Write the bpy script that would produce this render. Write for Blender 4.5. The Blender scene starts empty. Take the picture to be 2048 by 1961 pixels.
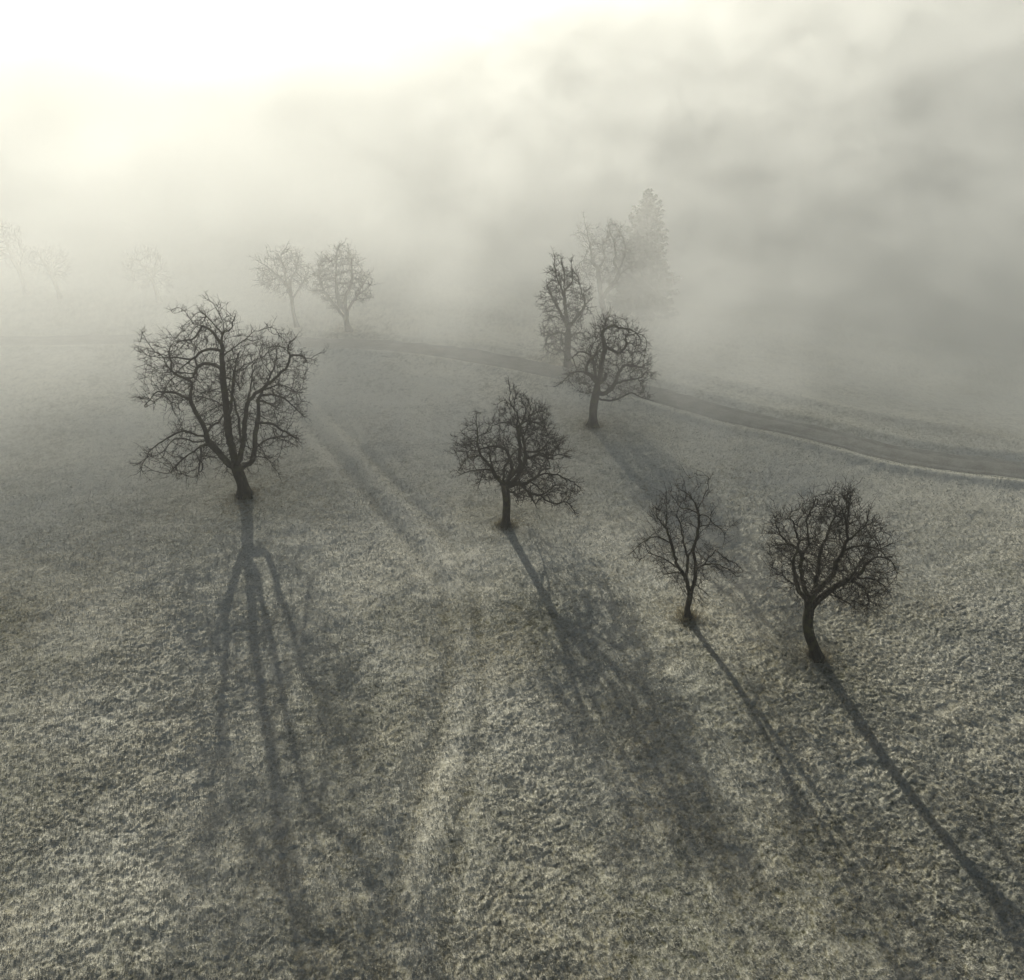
import bpy, math, random
import numpy as np
from mathutils import Vector

sc = bpy.context.scene
R = math.radians

# ------------------------------------------------------------------ camera
PITCH, CAMZ = R(32.0), 30.0
FPX = 1659.0 * 2048 / 1960            # focal length in pixels of the 2048 wide photograph
cam_d = bpy.data.cameras.new("camera"); cam = bpy.data.objects.new("camera", cam_d)
sc.collection.objects.link(cam); sc.camera = cam
cam.location = (0, 0, CAMZ); cam.rotation_euler = (R(90) - PITCH, 0, 0)
cam_d.sensor_fit = 'HORIZONTAL'; cam_d.sensor_width = 36; cam_d.lens = 36 * FPX / 2048
cam_d.clip_start = 0.5; cam_d.clip_end = 4000

# ------------------------------------------------------------------ sky, sun, exposure
SUN_EL, SUN_AZ = R(17.2), R(17.5)     # azimuth is to the left of the view axis (+Y)
w = bpy.data.worlds.new("World"); sc.world = w; w.use_nodes = True
nt = w.node_tree; bg = nt.nodes['Background']
sky = nt.nodes.new('ShaderNodeTexSky'); sky.sky_type = 'NISHITA'; sky.sun_disc = False
sky.sun_elevation = SUN_EL; sky.sun_rotation = -SUN_AZ
sky.air_density = 1.0; sky.dust_density = 4.0; sky.ozone_density = 1.0
nt.links.new(sky.outputs[0], bg.inputs[0]); bg.inputs[1].default_value = 0.055
sd = bpy.data.lights.new("sun", 'SUN'); so = bpy.data.objects.new("sun", sd); sc.collection.objects.link(so)
sd.energy = 5.0; sd.angle = R(0.75); sd.color = (1.0, 0.972, 0.875)
sundir = Vector((-math.sin(SUN_AZ) * math.cos(SUN_EL), math.cos(SUN_AZ) * math.cos(SUN_EL), math.sin(SUN_EL)))
so.rotation_euler = sundir.to_track_quat('Z', 'Y').to_euler(); so.location = sundir * 300
vs = sc.view_settings; vs.view_transform = 'Standard'; vs.look = 'None'; vs.exposure = 0.52; vs.gamma = 1.0
cy = sc.cycles
cy.use_denoising = True
try: cy.denoiser = 'OPENIMAGEDENOISE'
except Exception: pass
cy.max_bounces = 7; cy.diffuse_bounces = 2; cy.glossy_bounces = 1; cy.transmission_bounces = 1
cy.transparent_max_bounces = 4; cy.volume_bounces = 5
cy.use_adaptive_sampling = True; cy.adaptive_threshold = 0.015
cy.volume_max_steps = 256

# ------------------------------------------------------------------ helpers
def tag(o, label=None, cat=None, group=None, kind=None):
    if label: o['label'] = label
    if cat: o['category'] = cat
    if group: o['group'] = group
    if kind: o['kind'] = kind
    return o

def link(o, parent=None):
    sc.collection.objects.link(o)
    if parent: o.parent = parent
    return o

def mesh_obj(name, V, Fq, mat, parent=None, smooth=True, tris=None):
    """V (n,3), Fq (m,4) quads and optional tris (k,3)"""
    me = bpy.data.meshes.new(name)
    V = np.asarray(V, np.float32); Fq = np.asarray(Fq, np.int32).reshape(-1, 4)
    T = np.asarray(tris, np.int32).reshape(-1, 3) if tris is not None else np.zeros((0, 3), np.int32)
    me.vertices.add(len(V)); me.vertices.foreach_set("co", V.ravel())
    nl = Fq.size + T.size
    me.loops.add(nl); me.loops.foreach_set("vertex_index", np.concatenate([Fq.ravel(), T.ravel()]))
    n = len(Fq) + len(T); me.polygons.add(n)
    st = np.concatenate([np.arange(len(Fq)) * 4, Fq.size + np.arange(len(T)) * 3]).astype(np.int32)
    me.polygons.foreach_set("loop_start", st)
    me.update(calc_edges=True)
    if smooth: me.polygons.foreach_set("use_smooth", np.ones(n, bool))
    me.validate()
    me.materials.append(mat)
    return link(bpy.data.objects.new(name, me), parent)

def ss(a, b, x):
    t = np.clip((x - a) / (b - a), 0, 1); return t * t * (3 - 2 * t)

def h2(ix, iy, seed=0):
    n = (ix.astype(np.int64) * 374761393 + iy.astype(np.int64) * 668265263 + seed * 1442695041) & 0xffffffff
    n = ((n ^ (n >> 13)) * 1274126177) & 0xffffffff
    n = ((n ^ (n >> 16)) * 2246822519) & 0xffffffff
    return ((n ^ (n >> 15)) & 0xffffff).astype(np.float64) / 0xffffff

def vnoise(x, y, seed=0):
    ix = np.floor(x); iy = np.floor(y); fx = x - ix; fy = y - iy
    fx = fx * fx * fx * (fx * (fx * 6 - 15) + 10); fy = fy * fy * fy * (fy * (fy * 6 - 15) + 10)
    a = h2(ix, iy, seed); b = h2(ix + 1, iy, seed); c = h2(ix, iy + 1, seed); d = h2(ix + 1, iy + 1, seed)
    return (a * (1 - fx) + b * fx) * (1 - fy) + (c * (1 - fx) + d * fx) * fy - 0.5

def fbm(x, y, seed=0, octv=4, gain=0.5):
    s = 0; a = 1.0
    for k in range(octv):
        s = s + a * vnoise(x * 2 ** k + 13.7 * k, y * 2 ** k - 7.1 * k, seed + k); a *= gain
    return s

def worley(x, y, seed=0):
    """F1 distance and a random value of the nearest cell"""
    ix = np.floor(x); iy = np.floor(y)
    best = np.full(x.shape, 9.0); val = np.zeros(x.shape)
    for dx in (-1, 0, 1):
        for dy in (-1, 0, 1):
            cx = ix + dx; cy_ = iy + dy
            px = cx + h2(cx, cy_, seed); py = cy_ + h2(cx, cy_, seed + 5)
            d = (px - x) ** 2 + (py - y) ** 2
            m = d < best
            best = np.where(m, d, best); val = np.where(m, h2(cx, cy_, seed + 9), val)
    return np.sqrt(best), val

# ------------------------------------------------------------------ the view, to place things where the photograph has them
CP, SP = math.cos(PITCH), math.sin(PITCH)
def ray(px, py):                       # px, py in the 2048 x 1961 photograph
    r = (px - 1024) / FPX; u = -(py - 980.5) / FPX
    return (r, CP + u * SP, -SP + u * CP)
def proj(P):
    P = np.asarray(P, float); d = P - np.array([0, 0, CAMZ])
    dep = d[..., 1] * CP - d[..., 2] * SP; up = d[..., 1] * SP + d[..., 2] * CP
    return 1024 + FPX * d[..., 0] / dep, 980.5 - FPX * up / dep
def flat(px, py):
    d = ray(px, py); t = CAMZ / -d[2]; return (d[0] * t, d[1] * t)
K = 2048 / 1960.0
def P60(pts): return np.array([flat(x * K, y * K) for x, y in pts])

ROAD = P60([(-700, 690), (-300, 672), (0, 668), (200, 664), (450, 668), (600, 676), (680, 678), (800, 690), (930, 710), (1060, 738), (1250, 778),
            (1400, 820), (1500, 845), (1600, 872), (1700, 900), (1830, 925), (1960, 942), (2300, 1000), (2700, 1100)])
RIDGE2 = P60([(1300, 700), (1500, 745), (1700, 790), (1830, 815), (1960, 855), (2300, 930)])
SWALE = P60([(540, 770), (600, 830), (680, 920), (740, 990), (800, 1060), (850, 1140), (860, 1260), (835, 1400), (790, 1560), (750, 1720), (720, 1900), (700, 2200)])
SWALE2 = P60([(600, 770), (660, 830), (740, 910), (810, 975), (865, 1040), (905, 1120), (925, 1250), (915, 1400), (885, 1560), (860, 1720), (845, 1900), (830, 2200)])
GULLY = P60([(900, 1250), (850, 1400), (790, 1550), (745, 1680), (730, 1877), (700, 2300)])

def poly_dist(pts, x, y):
    """unsigned distance, signed side (+ = beyond/left of the travel direction)"""
    best = np.full(x.shape, 1e9); side = np.ones(x.shape)
    for (x0, y0), (x1, y1) in zip(pts[:-1], pts[1:]):
        dx, dy = x1 - x0, y1 - y0; L = dx * dx + dy * dy
        t = np.clip(((x - x0) * dx + (y - y0) * dy) / L, 0, 1)
        qx = x - x0 - t * dx; qy = y - y0 - t * dy; d = qx * qx + qy * qy
        m = d < best; best = np.where(m, d, best); side = np.where(m, np.sign(dx * qy - dy * qx), side)
    return np.sqrt(best), side

def terrain(x, y):
    x = np.asarray(x, float); y = np.asarray(y, float)
    z = 0.9 * fbm(x / 34 + 3.1, y / 34 + 1.7, 3, 2) * ss(8, 26, y) + 0.35 * fbm(x / 11, y / 11, 8, 2)
    d, s = poly_dist(ROAD, x, y); sd_ = d * s
    z = z - 0.55 * ss(-0.1, 1.5, sd_) + 0.2 * np.exp(-(sd_ + 0.1) ** 2 / 0.4) + 0.25 * np.exp(-(sd_ - 4.8) ** 2 / 0.6)
    fall = 0.03 + 0.17 * ss(-25, 18, x)
    z = z - fall * np.clip(sd_ - 6, 0, 130) - 0.10 * np.clip(np.where(s > 0, sd_, 0) - 45, 0, 200)
    d, s = poly_dist(RIDGE2, x, y); q = d * s
    z = z + 0.5 * np.exp(-(q / 1.2) ** 2)
    d, s = poly_dist(SWALE, x, y); k = 0.36 + 0.5 * ss(33, 42, y); z = z - 0.26 * k * np.exp(-(d / 0.55) ** 2) + .08 * k * np.exp(-((d - 1.3) / 0.6) ** 2)
    d, s = poly_dist(SWALE2, x, y); z = z - 0.22 * k * np.exp(-(d / 0.5) ** 2)
    d, s = poly_dist(GULLY, x, y); z = z - 0.08 * np.exp(-(d / 1.3) ** 2)
    z = z - 0.0035 * np.clip(14 - y, 0, 200) ** 1.5
    return z

def ground_hit(px, py):
    d = ray(px, py); t0 = 20.0; t = 20.0
    while t < 900:
        x, y, z = d[0] * t, d[1] * t, CAMZ + d[2] * t
        if z < float(terrain(np.array([x]), np.array([y]))[0]): break
        t += 0.25
    return np.array([d[0] * t, d[1] * t, float(terrain(np.array([d[0] * t]), np.array([d[1] * t]))[0])])

# ------------------------------------------------------------------ materials
def new_mat(name):
    m = bpy.data.materials.new(name); m.use_nodes = True
    return m, m.node_tree, m.node_tree.nodes['Principled BSDF']

def N(nt, t, **kw):
    n = nt.nodes.new(t)
    for k, v in kw.items(): setattr(n, k, v)
    return n

def ramp(nt, fac, stops):
    r = N(nt, 'ShaderNodeValToRGB'); nt.links.new(fac, r.inputs[0])
    el = r.color_ramp.elements
    while len(el) < len(stops): el.new(0.5)
    for e, (p, c) in zip(el, stops): e.position = p; e.color = (*c, 1)
    return r.outputs[0]

def noise(nt, vec, scale, detail=4, rough=0.55):
    n = N(nt, 'ShaderNodeTexNoise'); nt.links.new(vec, n.inputs['Vector'])
    n.inputs['Scale'].default_value = scale; n.inputs['Detail'].default_value = detail; n.inputs['Roughness'].default_value = rough
    return n.outputs[0]

def mixc(nt, fac, a, b):
    m = N(nt, 'ShaderNodeMix', data_type='RGBA')
    for s, v in ((0, fac), (6, a), (7, b)):
        if isinstance(v, (int, float)): m.inputs[s].default_value = v
        elif isinstance(v, tuple): m.inputs[s].default_value = (*v, 1)
        else: nt.links.new(v, m.inputs[s])
    return m.outputs[2]

# frosted meadow: frost cover comes from the "frost" attribute (sward, melt rings round trunks, mist brightness painted in farther out), plus noise
def ground_material():
    m, nt, b = new_mat("frosted_meadow")
    co = N(nt, 'ShaderNodeTexCoord').outputs['Object']
    at = N(nt, 'ShaderNodeAttribute', attribute_name='frost').outputs['Fac']
    st = N(nt, 'ShaderNodeAttribute', attribute_name='straw').outputs['Fac']
    big = noise(nt, co, 0.10, 3); mid = noise(nt, co, 1.3, 5, 0.65); fine = noise(nt, co, 9.0, 5, 0.7)
    grass = ramp(nt, mid, [(0.30, (0.055, 0.058, 0.034)), (0.52, (0.11, 0.11, 0.062)), (0.72, (0.18, 0.165, 0.10))])
    straw = ramp(nt, fine, [(0.35, (0.13, 0.105, 0.05)), (0.65, (0.34, 0.28, 0.15))])
    frost = ramp(nt, big, [(0.35, (0.53, 0.525, 0.45)), (0.65, (0.61, 0.59, 0.485))])
    # amount of frost, painted mist brightness included
    a = N(nt, 'ShaderNodeMath', operation='MULTIPLY_ADD'); nt.links.new(fine, a.inputs[0]); a.inputs[1].default_value = 1.5; a.inputs[2].default_value = -0.75
    a2 = N(nt, 'ShaderNodeMath', operation='ADD'); nt.links.new(a.outputs[0], a2.inputs[0]); nt.links.new(at, a2.inputs[1])
    a3 = N(nt, 'ShaderNodeMath', operation='MULTIPLY_ADD'); nt.links.new(mid, a3.inputs[0]); a3.inputs[1].default_value = 0.8; nt.links.new(a2.outputs[0], a3.inputs[2])
    a4 = N(nt, 'ShaderNodeMath', operation='SUBTRACT', use_clamp=True); nt.links.new(a3.outputs[0], a4.inputs[0]); a4.inputs[1].default_value = 0.4
    g = mixc(nt, st, grass, straw)
    c = mixc(nt, a4.outputs[0], g, frost)
    nt.links.new(c, b.inputs['Base Color'])
    b.inputs['Roughness'].default_value = 0.9; b.inputs['Specular IOR Level'].default_value = 0.15
    bn = noise(nt, co, 14.0, 6, 0.75)
    bp = N(nt, 'ShaderNodeBump'); bp.inputs['Strength'].default_value = 0.7; bp.inputs['Distance'].default_value = 0.04
    nt.links.new(bn, bp.inputs['Height']); nt.links.new(bp.outputs[0], b.inputs['Normal'])
    return m

def track_material():
    m, nt, b = new_mat("farm_track")
    co = N(nt, 'ShaderNodeTexCoord').outputs['Object']
    n1 = noise(nt, co, 0.8, 6, 0.65); n2 = noise(nt, co, 8.0, 5, 0.7)
    c1 = ramp(nt, n1, [(0.3, (0.17, 0.165, 0.135)), (0.5, (0.27, 0.265, 0.22)), (0.72, (0.42, 0.41, 0.36))])
    c2 = ramp(nt, n2, [(0.3, (0.20, 0.20, 0.16)), (0.7, (0.46, 0.45, 0.39))])
    nt.links.new(mixc(nt, 0.4, c1, c2), b.inputs['Base Color']); b.inputs['Roughness'].default_value = 0.95
    bp = N(nt, 'ShaderNodeBump'); bp.inputs['Strength'].default_value = 0.7; bp.inputs['Distance'].default_value = 0.05
    nt.links.new(n2, bp.inputs['Height']); nt.links.new(bp.outputs[0], b.inputs['Normal'])
    return m

def bark_material(name, lo, hi, moss):
    m, nt, b = new_mat(name)
    co = N(nt, 'ShaderNodeTexCoord').outputs['Object']
    mp = N(nt, 'ShaderNodeMapping'); nt.links.new(co, mp.inputs[0]); mp.inputs['Scale'].default_value = (1, 1, 0.3)
    n1 = noise(nt, mp.outputs[0], 9, 6, 0.7); n2 = noise(nt, co, 1.6, 4, 0.6)
    c1 = ramp(nt, n1, [(0.35, lo), (0.65, hi)])
    f = ramp(nt, n2, [(0.50, (0, 0, 0)), (0.68, (1, 1, 1))])
    c = mixc(nt, f, c1, moss)
    nt.links.new(c, b.inputs['Base Color']); b.inputs['Roughness'].default_value = 0.9; b.inputs['Specular IOR Level'].default_value = 0.2
    bp = N(nt, 'ShaderNodeBump'); bp.inputs['Strength'].default_value = 0.8; bp.inputs['Distance'].default_value = 0.04
    nt.links.new(n1, bp.inputs['Height']); nt.links.new(bp.outputs[0], b.inputs['Normal'])
    return m

M_GROUND = ground_material(); M_TRACK = track_material()
M_BARK = bark_material("pear_bark", (0.022, 0.020, 0.017), (0.052, 0.047, 0.038), (0.07, 0.072, 0.035))
M_TWIG = bark_material("twig_bark", (0.018, 0.016, 0.014), (0.036, 0.032, 0.027), (0.05, 0.045, 0.03))

# ------------------------------------------------------------------ trees: skeletons grown from the limbs seen in the photograph
def smooth_path(P, ds):
    """Catmull-Rom through P, resampled at about ds"""
    P = np.asarray(P, float); n = len(P)
    if n == 2: Q = np.stack([P[0] + (P[1] - P[0]) * t for t in np.linspace(0, 1, 8)])
    else:
        E = np.vstack([2 * P[0] - P[1], P, 2 * P[-1] - P[-2]]); Q = []
        for i in range(n - 1):
            a, b, c, d = E[i], E[i + 1], E[i + 2], E[i + 3]
            for t in np.linspace(0, 1, 8, endpoint=False):
                Q.append(0.5 * (2 * b + (c - a) * t + (2 * a - 5 * b + 4 * c - d) * t * t + (3 * b - a - 3 * c + d) * t ** 3))
        Q.append(P[-1]); Q = np.array(Q)
    L = np.concatenate([[0], np.cumsum(np.linalg.norm(np.diff(Q, axis=0), axis=1))])
    m = max(2, int(round(L[-1] / ds)) + 1); s = np.linspace(0, L[-1], m)
    return np.stack([np.interp(s, L, Q[:, k]) for k in range(3)], 1)

def in_poly(px, py, poly):
    ins = np.zeros(px.shape, bool); n = len(poly)
    for i in range(n):
        x0, y0 = poly[i]; x1, y1 = poly[(i + 1) % n]
        c = ((y0 > py) != (y1 > py)) & (px < (x1 - x0) * (py - y0) / (y1 - y0 + 1e-12) + x0)
        ins ^= c
    return ins

class Skel:
    def __init__(s): s.P = []; s.par = []; s.own = []; s.lvl = []
    def add(s, p, par, own, lvl):
        s.P.append(np.asarray(p, float)); s.par.append(par); s.own.append(own); s.lvl.append(lvl); return len(s.P) - 1

def tubes(chains, P, Rr, parent=None):
    """chains: lists of (points (n,3), radii (n,), sides)"""
    V, F = [], []; off = 0
    for pts, rad, k in chains:
        n = len(pts)
        if n < 2: continue
        T = np.empty_like(pts); T[1:-1] = pts[2:] - pts[:-2]; T[0] = pts[1] - pts[0]; T[-1] = pts[-1] - pts[-2]
        T /= np.linalg.norm(T, axis=1)[:, None] + 1e-9
        mt = np.abs(pts[-1] - pts[0]); ref = np.zeros(3); ref[int(np.argmin(mt))] = 1
        A = np.cross(T, ref); A /= np.linalg.norm(A, axis=1)[:, None] + 1e-9
        B = np.cross(T, A)
        an = np.arange(k) * 2 * math.pi / k
        ring = pts[:, None] + rad[:, None, None] * (A[:, None] * np.cos(an)[None, :, None] + B[:, None] * np.sin(an)[None, :, None])
        V.append(ring.reshape(-1, 3))
        i = np.arange(n - 1)[:, None] * k; j = np.arange(k)[None, :]; jn = (j + 1) % k
        F.append((np.stack([i + j, i + jn, i + k + jn, i + k + j], -1) + off).reshape(-1, 4))
        off += n * k
    return np.concatenate(V), np.concatenate(F)

def grow(rng, sk, att, step, infl, kill, up=0.08, wig=0.18, iters=140):
    """space colonisation: the free nodes reach for the crown points"""
    P = np.array(sk.P); n0 = len(P)
    bd = np.full(len(att), 1e9); bi = np.zeros(len(att), int)
    def upd(lo, hi):
        nonlocal bd, bi
        Q = P[lo:hi]
        for a in range(0, len(Q), 400):
            q = Q[a:a + 400]
            D = np.linalg.norm(att[:, None] - q[None], axis=2)
            j = D.argmin(1); d = D[np.arange(len(att)), j]
            m = d < bd; bd = np.where(m, d, bd); bi = np.where(m, lo + a + j, bi)
    upd(0, n0); lo = n0; alive = np.ones(len(att), bool)
    used = {}
    for it in range(iters):
        alive &= bd > kill
        act = alive & (bd < infl)
        if not act.any(): break
        idx = np.nonzero(act)[0]; nodes = bi[idx]
        dirs = att[idx] - P[nodes]; dirs /= np.linalg.norm(dirs, axis=1)[:, None]
        un, inv = np.unique(nodes, return_inverse=True)
        S = np.zeros((len(un), 3)); np.add.at(S, inv, dirs)
        S /= np.linalg.norm(S, axis=1)[:, None] + 1e-9
        S += 0.85 * (P[un] - P[np.maximum(np.array(sk.par)[un], 0)]) / step + rng.normal(0, wig, S.shape); S[:, 2] += up
        S /= np.linalg.norm(S, axis=1)[:, None] + 1e-9
        new = P[un] + S * step
        keep = []
        for q, u in enumerate(un):
            c = used.get(u, 0)
            if c < 3: used[u] = c + 1; keep.append(q)
        if not keep: break
        st = len(P); P = np.vstack([P, new[keep]])
        for q in keep:
            u = int(un[q]); sk.P.append(new[q]); sk.par.append(u); sk.own.append(sk.own[u]); sk.lvl.append(9)
        upd(st, len(P))

BASES = []
def make_tree(name, label, cat, origin, scale, base, r_base, trunk, limbs, poly, seed, group=None,
              n_att=2600, step=0.28, kill=0.42, tip=0.011, twigs=2.2, twig_len=0.55, depth=0.85, low=0.0, up=0.08,
              split=True, world=None, clumps=75, droop=0.0):
    rng = np.random.default_rng(seed)
    S = lambda p: (origin[0] + p[0] * scale, origin[1] + p[1] * scale)
    b = ground_hit(*S(base)) if world is None else np.array(world, float)
    BASES.append((b[0], b[1], r_base))
    by = b[1]
    def to3(p, dy):
        d = ray(*S(p)); t = (by + dy) / d[1]
        return np.array([d[0] * t, by + dy, CAMZ + d[2] * t])
    sk = Skel()
    tp = [to3(p, 0.0) for p in trunk]; tp[0] = b - np.array([0, 0, 0.15])
    TP = smooth_path(tp, step)
    last = -1
    for q in TP: last = sk.add(q, last, 0, 0)
    # silhouette in the vertical plane through the base, to know the crown's half width at each height
    PL = np.array([to3(p, 0.0) for p in poly]); polypx = [S(p) for p in poly]
    zlo, zhi = PL[:, 2].min(), PL[:, 2].max(); cx0 = PL[:, 0].mean()
    hw = 0.5 * (PL[:, 0].max() - PL[:, 0].min())
    # limbs: (owner, [points], end depth) ; the depth grows along the limb
    own_of = {}
    nown = 0
    for key, pts, de in limbs:
        root = key[0]
        if root not in own_of: nown += 1; own_of[root] = nown
        own = own_of[root]
        st2 = np.array(S(pts[0]))
        X = np.array(sk.P); pxs, pys = proj(X); ow = np.array(sk.own)
        dpx = np.hypot(pxs - st2[0], pys - st2[1])
        if len(key) > 1: dpx = dpx + np.where(ow == own, 0, 60)
        else: dpx = dpx + np.where(ow == 0, 0, 60)
        j = int(dpx.argmin()); dy0 = X[j, 1] - by
        n = len(pts); dd = [dy0 + (de * hw - dy0) * (i / (n - 1)) ** 0.9 for i in range(n)]
        Q = [X[j]] + [to3(p, dd[i + 1]) for i, p in enumerate(pts[1:])]
        Q = smooth_path(Q, step)
        Q[1:-1] += rng.normal(0, 0.022, Q[1:-1].shape)
        last = j
        for q in Q[1:]: last = sk.add(q, last, own, len(key))
    # crown points
    A = []; cnt = 0
    Xn = np.array(sk.P); zt = TP[-1, 2]
    while cnt < n_att * 3:
        m = 6000
        z = rng.uniform(zlo - 1.0, zhi + 0.5, m); x = rng.uniform(PL[:, 0].min(), PL[:, 0].max(), m); y = rng.uniform(-hw, hw, m) * depth
        # half width profile: an egg between zlo and zhi
        t = np.clip((z - zlo) / (zhi - zlo), 0.001, 1); prof = np.sqrt(np.clip(1 - (2 * t - 0.9) ** 2 / 1.25, 0.02, 1)) * hw
        ok = (x - cx0) ** 2 + (y / depth) ** 2 < (prof * 1.08) ** 2
        Q = np.stack([x, by + y, z], 1)[ok]
        px, py = proj(Q); k = in_poly(px, py, polypx)
        k &= Q[:, 2] > b[2] + 1.2
        A.append(Q[k]); cnt += int(k.sum())
    A = np.concatenate(A); cc = A[rng.integers(0, len(A), clumps)]; cr = hw * 0.26
    dm = np.min(np.linalg.norm(A[:, None] - cc[None], axis=2), axis=1)
    A = A[(dm < cr * rng.uniform(0.35, 1.15, len(A)))][:n_att]
    grow(rng, sk, A, step, step * 7, kill, up=up)
    P = np.array(sk.P); par = np.array(sk.par); own = np.array(sk.own); lvl = np.array(sk.lvl); n = len(P)
    kids = np.zeros(n, int); np.add.at(kids, par[par >= 0], 1)
    leaf = np.zeros(n); leaf[kids == 0] = 1.0
    for i in range(n - 1, 0, -1):
        if par[i] >= 0: leaf[par[i]] += leaf[i]
    ex = math.log(leaf[0]) / math.log(r_base / tip)
    ex = max(ex, 1.7)
    rad = np.maximum(tip, r_base * (leaf / leaf[0]) ** (1 / ex))
    rad[(lvl <= 3) & (lvl > 0)] = np.maximum(rad, tip * 1.35)[(lvl <= 3) & (lvl > 0)] * 1.15
    base_h = np.clip(1 - (P[:, 2] - b[2]) / 0.9, 0, 1)
    rad[: len(TP)] *= 1 + 0.6 * base_h[: len(TP)] ** 2
    # chains
    main = {}
    order = np.argsort(-rad, kind='stable')
    ch = [[] for _ in range(n)]
    for i in range(1, n):
        if par[i] >= 0: ch[par[i]].append(i)
    for i in range(n): ch[i].sort(key=lambda c: (own[c] != own[i], -leaf[c]))
    groups = {}
    heads = [0]
    pos = 0
    while pos < len(heads):
        h = heads[pos]; pos += 1
        c = [h]; cur = h
        while ch[cur]:
            same = [k for k in ch[cur] if own[k] == own[h]]
            nx = same[0] if same else None
            for k in ch[cur]:
                if k != nx: heads.append(k)
            if nx is None: break
            c.append(nx); cur = nx
        full = ([par[h]] + c) if par[h] >= 0 else c
        pts = P[full].copy(); rr = rad[full].copy()
        if par[h] >= 0: rr[0] = min(rr[0], rr[1] * 1.25)
        for q_ in range(1, len(rr)): rr[q_] = max(rr[q_], rr[q_ - 1] * 0.87)
        r0 = rr.max()
        k = 12 if r0 > 0.2 else 8 if r0 > 0.08 else 5 if r0 > 0.03 else 3
        if r0 > 0.035: g = int(own[h])
        else: g = -1
        # thick chains: thin ends stay with their chain
        groups.setdefault(g, []).append((pts, rr, k))
    # fine twigs
    thin = np.nonzero((rad < 0.045) & (lvl >= 1))[0]
    reps = rng.poisson(twigs * np.where(kids[thin] == 0, 1.8, 1.0)); src = np.repeat(thin, reps); m = len(src)
    pdir = P[src] - P[np.maximum(par[src], 0)]; pdir /= np.linalg.norm(pdir, axis=1)[:, None] + 1e-9
    cen = np.array([cx0, by, (zlo + zhi) / 2]); out = P[src] - cen; out /= np.linalg.norm(out, axis=1)[:, None] + 1e-9
    def twig_set(p0, d0, L, r0):
        mm = len(p0); s1 = d0 * L[:, None] * 0.5
        p1 = p0 + s1; d1 = d0 + rng.normal(0, 0.32, (mm, 3)); d1[:, 2] += 0.12 - droop; d1 /= np.linalg.norm(d1, axis=1)[:, None]
        p2 = p1 + d1 * L[:, None] * 0.5
        pts = np.stack([p0, p1, p2], 1); rr = np.stack([r0, r0 * 0.75, r0 * 0.45], 1)
        T = np.stack([d0, d0 + d1, d1], 1); T /= np.linalg.norm(T, axis=2)[..., None]
        ref = np.where(np.abs(T[:, :1, 2:3]) < 0.7, np.array([0, 0, 1.0]), np.array([1.0, 0, 0]))
        Aa = np.cross(T, ref); Aa /= np.linalg.norm(Aa, axis=2)[..., None] + 1e-9; Bb = np.cross(T, Aa)
        an = np.arange(3) * 2 * math.pi / 3
        ring = pts[:, :, None] + rr[:, :, None, None] * (Aa[:, :, None] * np.cos(an)[None, None, :, None] + Bb[:, :, None] * np.sin(an)[None, None, :, None])
        V = ring.reshape(-1, 3); i = (np.arange(mm) * 9)[:, None, None] + (np.arange(2) * 3)[None, :, None]; j = np.arange(3)[None, None]; jn = (j + 1) % 3
        F = np.stack([i + j, i + jn, i + 3 + jn, i + 3 + j], -1).reshape(-1, 4)
        return V, F, p1, p2, d1
    d0 = pdir * 0.75 + out * 0.5 + rng.normal(0, 0.55, (m, 3)); d0[:, 2] += 0.18 - droop; d0 /= np.linalg.norm(d0, axis=1)[:, None]
    L = rng.uniform(0.35, 1.25, m) * twig_len * np.where(kids[src] == 0, 1.35, 1.0)
    V1, F1, q1, q2, dd1 = twig_set(P[src], d0, L, np.full(m, tip * 0.95))
    m2 = int(m * 1.4); ii = rng.integers(0, m, m2); tt = rng.uniform(0.2, 1, m2)[:, None]
    d2 = dd1[ii] * 0.7 + rng.normal(0, 0.7, (m2, 3)); d2 /= np.linalg.norm(d2, axis=1)[:, None]
    V2, F2, *_ = twig_set(q1[ii] * (1 - tt) + q2[ii] * tt, d2, L[ii] * 0.5, np.full(m2, tip * 0.7))
    root = link(bpy.data.objects.new(name, None)); root.location = b; root.empty_display_size = 0.5
    tag(root, label, cat, group)
    loc = b[None]
    V, F = tubes(groups.pop(0), None, None)
    q = V - b; hgt = np.clip(1 - q[:, 2] / 0.8, 0, 1); ang = np.arctan2(q[:, 1], q[:, 0])
    fl = 1 + hgt ** 2 * (0.22 * np.sin(5 * ang + seed) + 0.15 * np.sin(3 * ang + 2 * seed)); near = np.hypot(q[:, 0], q[:, 1]) < r_base * 3
    V[:, :2] = np.where(near[:, None], b[:2] + q[:, :2] * fl[:, None], V[:, :2])
    if not split:
        for g in sorted(k for k in groups if k > 0):
            Vg, Fg = tubes(groups[g], None, None); F = np.vstack([F, Fg + len(V)]); V = np.vstack([V, Vg])
        mesh_obj('trunk', V - loc, F, M_BARK, root)
    else:
        mesh_obj('trunk', V - loc, F, M_BARK, root)
        for g in sorted(k for k in groups if k > 0):
            Vg, Fg = tubes(groups[g], None, None); mesh_obj('limb', Vg - loc, Fg, M_BARK, root)
    V, F = tubes(groups[-1], None, None)
    Fa = np.vstack([F, F1 + len(V), F2 + len(V) + len(V1)]); Va = np.vstack([V, V1, V2])
    mesh_obj('crown', Va - loc, Fa, M_TWIG, root)
    print('TREE', name, 'base', b.round(1), 'h', round(zhi - b[2], 1), 'hw', round(hw, 1), 'nodes', n, 'tips', int(leaf[0]), 'ex', round(ex, 2), 'verts', len(Va), 'tw', m)
    return root

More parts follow.
